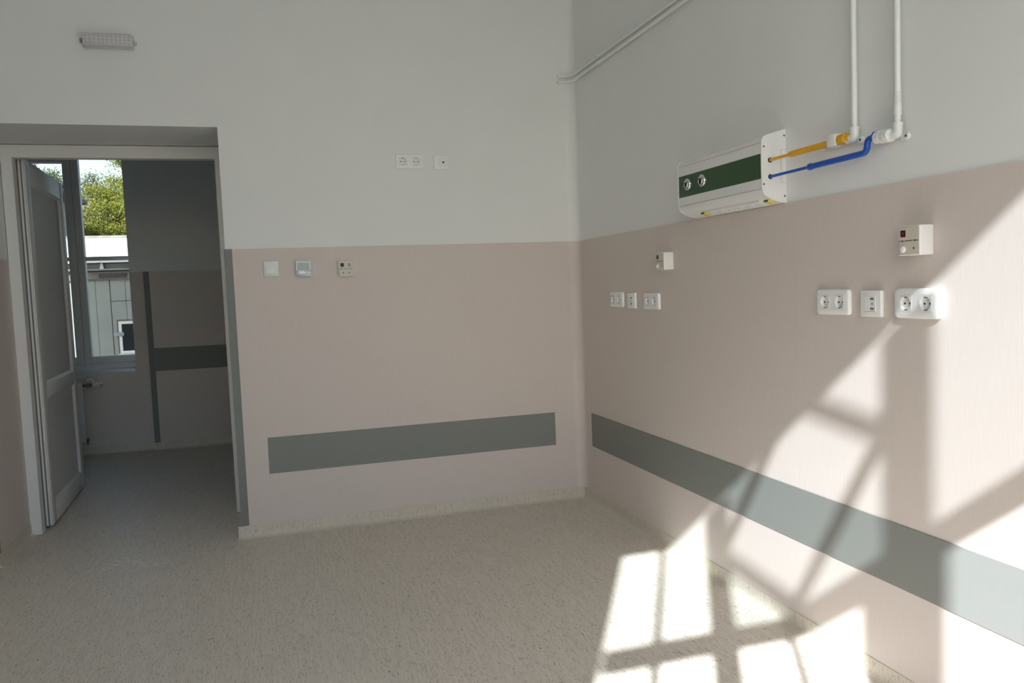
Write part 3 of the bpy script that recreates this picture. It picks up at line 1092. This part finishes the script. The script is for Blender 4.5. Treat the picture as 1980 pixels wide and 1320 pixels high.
strip = slope_box('socket_strip', TRUNK, -1.885, -1.52, -.024, .024, -.004, .0022, bot)
for k in range(5):
    yk = -1.855 + k * .068
    s = slope_box('socket', PLATE, yk - .029, yk + .029, -.021, .021, .002, .0042, strip) if False else None
for k in range(5):
    yk = -1.845 + k * .0655
    so = slope_box('socket_face', PLATE, yk - .030, yk + .030, -.021, .021, .0, .0040, bot)
    bm = bmesh.new()
    p = c0 + n_s * .0036
    disc(bm, (p.x, yk, p.z), n_s, [(.0, .0005), (.0165, .0005), (.0165, .0012), (.0, .0012)], 20)
    obj('socket_well', bm, INSERT, so)
    for q in (-.009, .009):
        bm = bmesh.new()
        disc(bm, (p.x, yk + q, p.z), n_s, [(0, .0011), (.0020, .0011), (.0020, .0018), (0, .0018)], 8)
        obj('pin_hole', bm, INK, so)
for yk in (-1.915, -1.495):
    slope_box('yellow_clip', YCLIP, yk - .013, yk + .013, -.012, .016, -.001, .0075, bot)
    slope_box('clip_mark', INK, yk - .010, yk + .010, .0165, .018, .001, .0055, bot)


# ------------------------------------------------------------------ medical gas pipes
def pipe(name, path, rad, mat, par, seg=16):
    bm = bmesh.new()
    tube(bm, path, rad, seg)
    return obj(name, bm, mat, par, True)


# yellow line
yl = tag(empty('gas_pipe', (0, 0, 0)), 'yellow gas pipe running from wall unit to white vertical pipe', 'pipe')
A, B = Vector((-.0635, UY0 + .002, 1.647)), Vector((-.026, -2.255, 1.658))
m1 = A.lerp(B, .28)
m2 = A.lerp(B, .36)
pipe('thin_tube', [A, m1], .0052, YEL, yl)
pipe('reducer', [m1, m1.lerp(m2, .5), m2], [.0055, .0095, .0105], YEL, yl)
B2 = A.lerp(B, .92)
pipe('thick_tube', [m2, B2], .0100, YEL, yl)
v = (B - A).normalized()
pipe('collar', [B2 - v * .004, B2 + v * .004], .0118, YEL, yl)
bm = bmesh.new()
bx(bm, -.044, -.004, -2.2475, -2.208, 1.642, 1.680, .005, 2)
obj('valve_block', bm, FIT, yl, True)
bm = bmesh.new()
disc(bm, (-.026, -2.246, 1.6585), (0, -1, 0), [(0, 0), (.013, 0), (.0175, .006), (.0175, .032), (.013, .038), (.011, .046), (0, .046)], 8)
obj('union_nut', bm, YEL, yl)

# blue line
bl = tag(empty('gas_pipe', (0, 0, 0)), 'blue gas pipe with an upward bend from wall unit', 'pipe')
A = Vector((-.0640, UY0 + .002, 1.591))
B = Vector((-.030, -2.352, 1.6005))
m1, m2 = A.lerp(B, .44), A.lerp(B, .50)
pipe('thin_tube', [A, m1], .0050, BLUE, bl)
pipe('reducer', [m1, m1.lerp(m2, .4), m1.lerp(m2, .75), m2], [.0055, .0105, .0115, .0098], BLUE, bl)
pth = bend([m2, Vector((-.030, -2.368, 1.6008)), Vector((-.030, -2.372, 1.6385)), Vector((-.028, -2.405, 1.6395))], .022, 8)
pipe('thick_tube', pth, .0094, BLUE, bl)
bm = bmesh.new()
tube(bm, [(-.028, -2.392, 1.639), (-.028, -2.402, 1.639)], [.0105, .0165], 16)
obj('flared_collar', bm, BLUE, bl, True)

# wrapped white valve between blue pipe and elbow
vv = tag(empty('wrapped_valve', (0, 0, 0)), 'white tape-wrapped valve at the end of the blue pipe', 'valve')
bm = bmesh.new()
ys = [-2.401, -2.404, -2.412, -2.422, -2.432, -2.442, -2.452, -2.460, -2.464]
rs = [.010, .0175, .0165, .0185, .0175, .0190, .0180, .0185, .013]
tube(bm, [(-.027 + .001 * math.sin(i * 2.1), y, 1.6375 - .0005 * i) for i, y in enumerate(ys)], rs, 18)
obj('body', bm, TAPE, vv, True)
for i in (2, 4, 6):
    bm = bmesh.new()
    cc = Vector((-.027, ys[i], 1.6375 - .0005 * i))
    tube(bm, [cc + Vector((0, .0015 + .002 * math.cos(a * .1), 0)) + Vector((math.cos(a), .25 * math.sin(a + i), math.sin(a))) * (rs[i] + .0006) for a in [k * math.pi / 10 for k in range(21)]], .0010, 6)
    obj('tape_fold', bm, FIT, vv, True)


def riser(y, z0, label, elbow_y, lug_d, sleeve=None):
    root = tag(empty('riser_pipe', (0, 0, 0)), label, 'pipe')
    pipe('tube', [(-.022, y, z0 + .012), (-.022, y, HC)], .0086, PIPEW, root)
    bm = bmesh.new()
    tube(bm, bend([(-.022, y, z0 + .030), (-.022, y, z0), (-.022, elbow_y, z0 - .001)], .016, 6), .0125, 16)
    disc(bm, (-.022, elbow_y + .004, z0 - .001), (0, 1, 0), [(0, 0), (.0145, 0), (.0145, .008), (0, .008)], 16)
    disc(bm, (-.022, y, z0 + .022), (0, 0, 1), [(0, 0), (.0140, 0), (.0140, .008), (0, .008)], 16)
    obj('elbow', bm, FIT, root, True)
    zl = z0 - .010
    bm = bmesh.new()
    bx(bm, -.012, 0, y - lug_d, y + .004, zl - .009, zl + .010, .004, 2)
    disc(bm, (-.012, y - lug_d, zl), (-1, 0, 0), [(0, -.004), (.010, -.004), (.010, .003), (.0085, .004), (0, .004)], 16)
    lug = obj('wall_lug', bm, FIT, root, True)
    bm = bmesh.new()
    disc(bm, (-.0158, y - lug_d, zl), (-1, 0, 0), [(0, 0), (.0036, 0), (.0036, .0008), (0, .0008)], 12)
    obj('screw', bm, INK, lug)
    for zz in (2.35, 3.1):
        bm = bmesh.new()
        bx(bm, -.012, 0, y - .006, y + .006, zz - .008, zz + .008, .001, 1)
        tube(bm, [(-.022, y, zz - .007), (-.022, y, zz + .007)], .0105, 16)
        obj('pipe_clip', bm, FIT, root, True)
    if sleeve:
        bm = bmesh.new()
        tube(bm, [(-.022, y, sleeve[0]), (-.022, y, (sleeve[0] + sleeve[1]) / 2 - .004)], .0108, 16)
        obj('sleeve', bm, FIT, root, True)
        bm = bmesh.new()
        tube(bm, [(-.022, y, (sleeve[0] + sleeve[1]) / 2 - .004), (-.022, y, sleeve[1])], .0098, 16)
        obj('paper_wrap', bm, TAPE, root, True)
    return root


riser(-2.309, 1.656, 'left of two white vertical pipes, meeting the yellow pipe', -2.292, .016)
riser(-2.480, 1.634, 'right white vertical pipe with a sleeve, meeting the wrapped valve', -2.464, .022, (1.683, 1.748))

# two thin horizontal conduits turning from the right wall onto the back wall
for i, (z, xo, lab) in enumerate(((2.4295, .0065, 'upper of two thin white conduits turning the room corner'), (2.3980, .0078, 'lower of two thin white conduits turning the room corner'))):
    r_ = xo
    root = tag(empty('conduit', (0, 0, 0)), lab, 'conduit')
    pipe('tube', bend([(-.086, -r_ - .006, z), (-.040, -.046 * 0 - r_ - .006, z), (-r_ - .006, -.060, z), (-r_ - .006, YF, z)], .03, 6), r_, PIPEW, root)
    bm = bmesh.new()
    tube(bm, [(-.086, .0, z), (-.086, -r_ - .010, z)], r_ + .001, 14)
    obj('wall_end', bm, FIT, root, True)
    bm = bmesh.new()
    tube(bm, [(-r_ - .006, -.395, z), (-r_ - .006, -.415, z)], r_ + .0035, 16)
    bx(bm, -.008, 0, -.411, -.399, z - .006, z + .006)
    obj('pipe_clip', bm, FIT, root, True)
    bm = bmesh.new()
    tube(bm, [(-r_ - .006, -2.8, z), (-r_ - .006, -2.82, z)], r_ + .0035, 16)
    obj('pipe_clip', bm, FIT, root, True)

# scuff on the vinyl in front of the door
bm = bmesh.new()
random.seed(3)
for k in range(40):
    a = random.gauss(-.1, .7)
    cx_, cy_ = -2.44 + random.gauss(0, .075), -.17 + random.gauss(0, .04)
    l, t_ = random.uniform(.012, .045), random.uniform(.001, .005)
    d = Vector((math.cos(a), math.sin(a), 0))
    s = Vector((-d.y, d.x, 0))
    c = Vector((cx_, cy_, .0004))
    vs = [bm.verts.new(c + d * l * m + s * t_ * q) for m, q in ((-1, 0), (0, -1), (1, 0), (0, 1))]
    bm.faces.new(vs)
sc = obj('scuff_marks', bm, STAINM, floor)
sc['kind'] = 'stuff'

# ------------------------------------------------------------------ outside: neighbouring shed, trees, house
shed = tag(empty('shed_building', (0, 0, 0)), 'pale metal-clad outbuilding with a white roof outside the corridor window', 'building')
SY = 11.0
# cladding boards with open joints
xs = [-8.0, -7.2, -6.4, -5.6, -4.86, -4.615, -4.385, -4.14, -3.9, -3.2, -2.4]
for i in range(len(xs) - 1):
    a, b = xs[i], xs[i + 1]
    if -4.39 < a < -4.0:
        box('cladding_panel', FACADE, a + (.005 if abs(a + 4.385) < .01 else .0018), b - (.005 if abs(b + 4.385) < .01 else .0018), SY, SY + .06, 1.284, 1.655, shed, .004, 1)
        box('cladding_panel', FACADE, a + (.005 if abs(a + 4.385) < .01 else .0018), b - (.005 if abs(b + 4.385) < .01 else .0018), SY, SY + .06, -.9, 1.277, shed, .004, 1)
    else:
        box('cladding_panel', FACADE, a + (.005 if abs(a + 4.385) < .01 else .0018), b - (.005 if abs(b + 4.385) < .01 else .0018), SY, SY + .06, -.9, 1.655, shed, .004, 1)
box('backing', SEAMM, -8, -2.4, SY + .05, SY + 4.2, -.9, 1.965, shed)
box('fascia', FASCIA, -8, -2.4, SY - .03, SY + .06, 1.655, 1.800, shed)
box('fascia_streak', RUST, -8, -2.4, SY - .036, SY - .028, 1.650, 1.675, shed)
# dark strip with unreadable pale marks
stp = box('lettering_strip', PURP, -4.54, -4.10, SY - .045, SY - .03, 1.690, 1.765, shed)
box('gutter_rail', FACADE, -8, -2.4, SY - .12, SY - .05, 1.815, 1.850, shed, .01, 2)
box('gutter', GUTTER, -8, -2.4, SY - .06, SY + .05, 1.850, 1.935, shed)
for x in (-6.9, -5.7, -4.465, -3.2):
    bm = bmesh.new()
    prism(bm, [(x - .035, 1.842), (x + .03, 1.842), (x + .012, 1.94), (x - .014, 1.94)], 'y', SY - .13, SY - .06)
    obj('gutter_bracket', bm, ROOFM, shed)
bm = bmesh.new()
prism(bm, [(SY - .22, 1.945), (SY - .22, 1.985), (SY + 4.3, 2.70), (SY + 4.3, 2.64)], 'x', -8.2, -2.2)
rf = obj('roof', bm, ROOFM, shed)
for k, yy in enumerate((SY + 1.15,)):
    bm = bmesh.new()
    z = 1.985 + (yy - SY + .22) * .158
    bx(bm, -8.2, -2.2, yy, yy + .03, z - .02, z + .012)
    obj('roof_lap', bm, FACADE, rf)
bm = bmesh.new()
tube(bm, [(-8.2, SY + 4.25, 2.715), (-2.2, SY + 4.25, 2.715)], .035, 10)
obj('roof_ridge', bm, FASCIA, rf, True)
fwn = bpy.data.objects.new('shed_window', None)
COL.objects.link(fwn)
fwn.parent = shed
box('rust_surround', RUST, -4.312, -3.61, SY - .012, SY, .31, .955, fwn)
for a in ((-4.285, -3.64, .360, .405), (-4.285, -3.64, .875, .925), (-4.285, -4.235, .405, .875), (-3.69, -3.64, .405, .875), (-3.99, -3.95, .405, .875)):
    box('window_bar', ROOFM, a[0], a[1], SY - .05, SY - .01, a[2], a[3], fwn, .004, 1)
box('window_glass', WGLASS, -4.235, -3.69, SY - .03, SY - .02, .405, .875, fwn)
box('window_ledge', ROOFM, -4.31, -3.62, SY - .10, SY, .325, .355, fwn, .004, 1)
box('reflection', plain('pale blue latch', (.30, .36, .40), .5), -4.37, -4.20, SY - .07, SY - .05, .665, .735, fwn, .01, 2)  # pale blue block imitating the reflection of a window handle


def tree(name, base, h, blobs, n, mat, leaf, label, trunk=.16):
    root = tag(empty(name, base), label, 'tree', )
    bm = bmesh.new()
    tube(bm, [(0, 0, 0), (.05, 0, h * .3), (-.04, .05, h * .6), (.03, 0, h * .78)], [trunk, trunk * .8, trunk * .5, trunk * .12], 10)
    for bx_, by_, bz_, br in blobs:
        tube(bm, [(0, 0, max(.5, bz_ * .55)), (bx_ * .5, by_ * .5, bz_ * .8), (bx_, by_, bz_ + br * .3)], [trunk * .4, trunk * .25, .012], 6)
    obj('trunk', bm, BARK, root, True)
    rnd = random.Random(hash(label) % 1000 if False else len(label) * 7 + n)
    vs, fs = [], []
    tot = sum(b[3] ** 2 for b in blobs)
    for bx_, by_, bz_, br in blobs:
        # clumps on the blob so that the crown reads as clustered foliage
        clumps = []
        for _ in range(int(26 * br * br) + 8):
            d = Vector((rnd.gauss(0, 1), rnd.gauss(0, 1), rnd.gauss(0, 1))).normalized()
            clumps.append(Vector((bx_, by_, bz_)) + d * br * rnd.uniform(.45, 1.0))
        for _ in range(int(n * br ** 2 / tot)):
            c = rnd.choice(clumps) + Vector((rnd.gauss(0, 1), rnd.gauss(0, 1), rnd.gauss(0, .75))) * .145
            nrm = Vector((rnd.gauss(0, 1), rnd.gauss(0, 1) - .5, rnd.gauss(0, 1) + .7)).normalized()
            a = nrm.orthogonal().normalized()
            a = Matrix.Rotation(rnd.uniform(0, 6.28), 3, nrm) @ a
            b = nrm.cross(a)
            L, Wd = leaf * rnd.uniform(.6, 1.3), leaf * rnd.uniform(.35, .6)
            i = len(vs)
            vs += [c - a * L * .5, c + b * Wd * .5 + nrm * Wd * .12, c + a * L * .5, c - b * Wd * .5 + nrm * Wd * .12]
            fs += [(i, i + 1, i + 2), (i, i + 2, i + 3)]
    me = bpy.data.meshes.new('foliage')
    me.from_pydata([tuple(q) for q in vs], [], fs)
    me.materials.append(mat)
    o = bpy.data.objects.new('foliage', me)
    COL.objects.link(o)
    o.parent = root
    o['kind'] = 'stuff'
    return root


tree('broadleaf_tree', (-6.5, 24.0, -.9), 6.0, [(.0, 0, 5.0, 1.0), (.75, .2, 4.8, .95), (-.55, -.3, 4.3, .85), (.3, -.5, 3.7, 1.1), (1.2, 0, 3.6, .9), (-.5, 0, 3.3, .8), (.35, 0, 5.75, .55)], 62000, LEAF1, .070, 'sunlit yellow-green tree in the middle of the corridor window view')
tree('broadleaf_tree', (-8.0, 28.0, -.9), 7.5, [(0, 0, 5.6, .95), (.7, 0, 5.0, 1.0), (-.9, .2, 5.2, 1.0), (.35, .2, 6.5, .55), (0, 0, 4.2, 1.1), (-1.1, 0, 6.2, .8)], 22000, LEAF2, .085, 'grey-green tree behind, at the left of the window view')
tree('broadleaf_tree', (-4.85, 19.6, -.9), 7.2, [(.0, 0, 5.4, .65), (-.32, 0, 4.75, .45), (.45, .2, 4.6, .8), (.2, 0, 3.6, .85), (-.4, .1, 6.1, .4)], 18000, LEAF1, .075, 'tall tree at the right edge of the corridor window view')
tree('broadleaf_tree', (-11.3, 32.5, -.9), 9.2, [(0, 0, 7.0, 1.4), (.95, 0, 6.7, .95), (-1.0, .2, 6.4, 1.2), (.25, .2, 8.4, .7)], 15000, LEAF2, .10, 'leafy tree seen over the top of the open door')

hs = tag(empty('distant_house', (-8.0, 18.0, -.9)), 'brown eave of a house among the trees outside the window', 'house')
box('wall', PLASTER, -2.7, .95, -.6, 3.0, 0, 5.0, hs)
bm = bmesh.new()
prism(bm, [(-3.1, 5.15), (1.38, 5.0), (1.38, 5.10), (-.8, 6.4), (-3.1, 5.4)], 'y', -1.0, 3.4)
obj('roof', bm, TILE, hs)
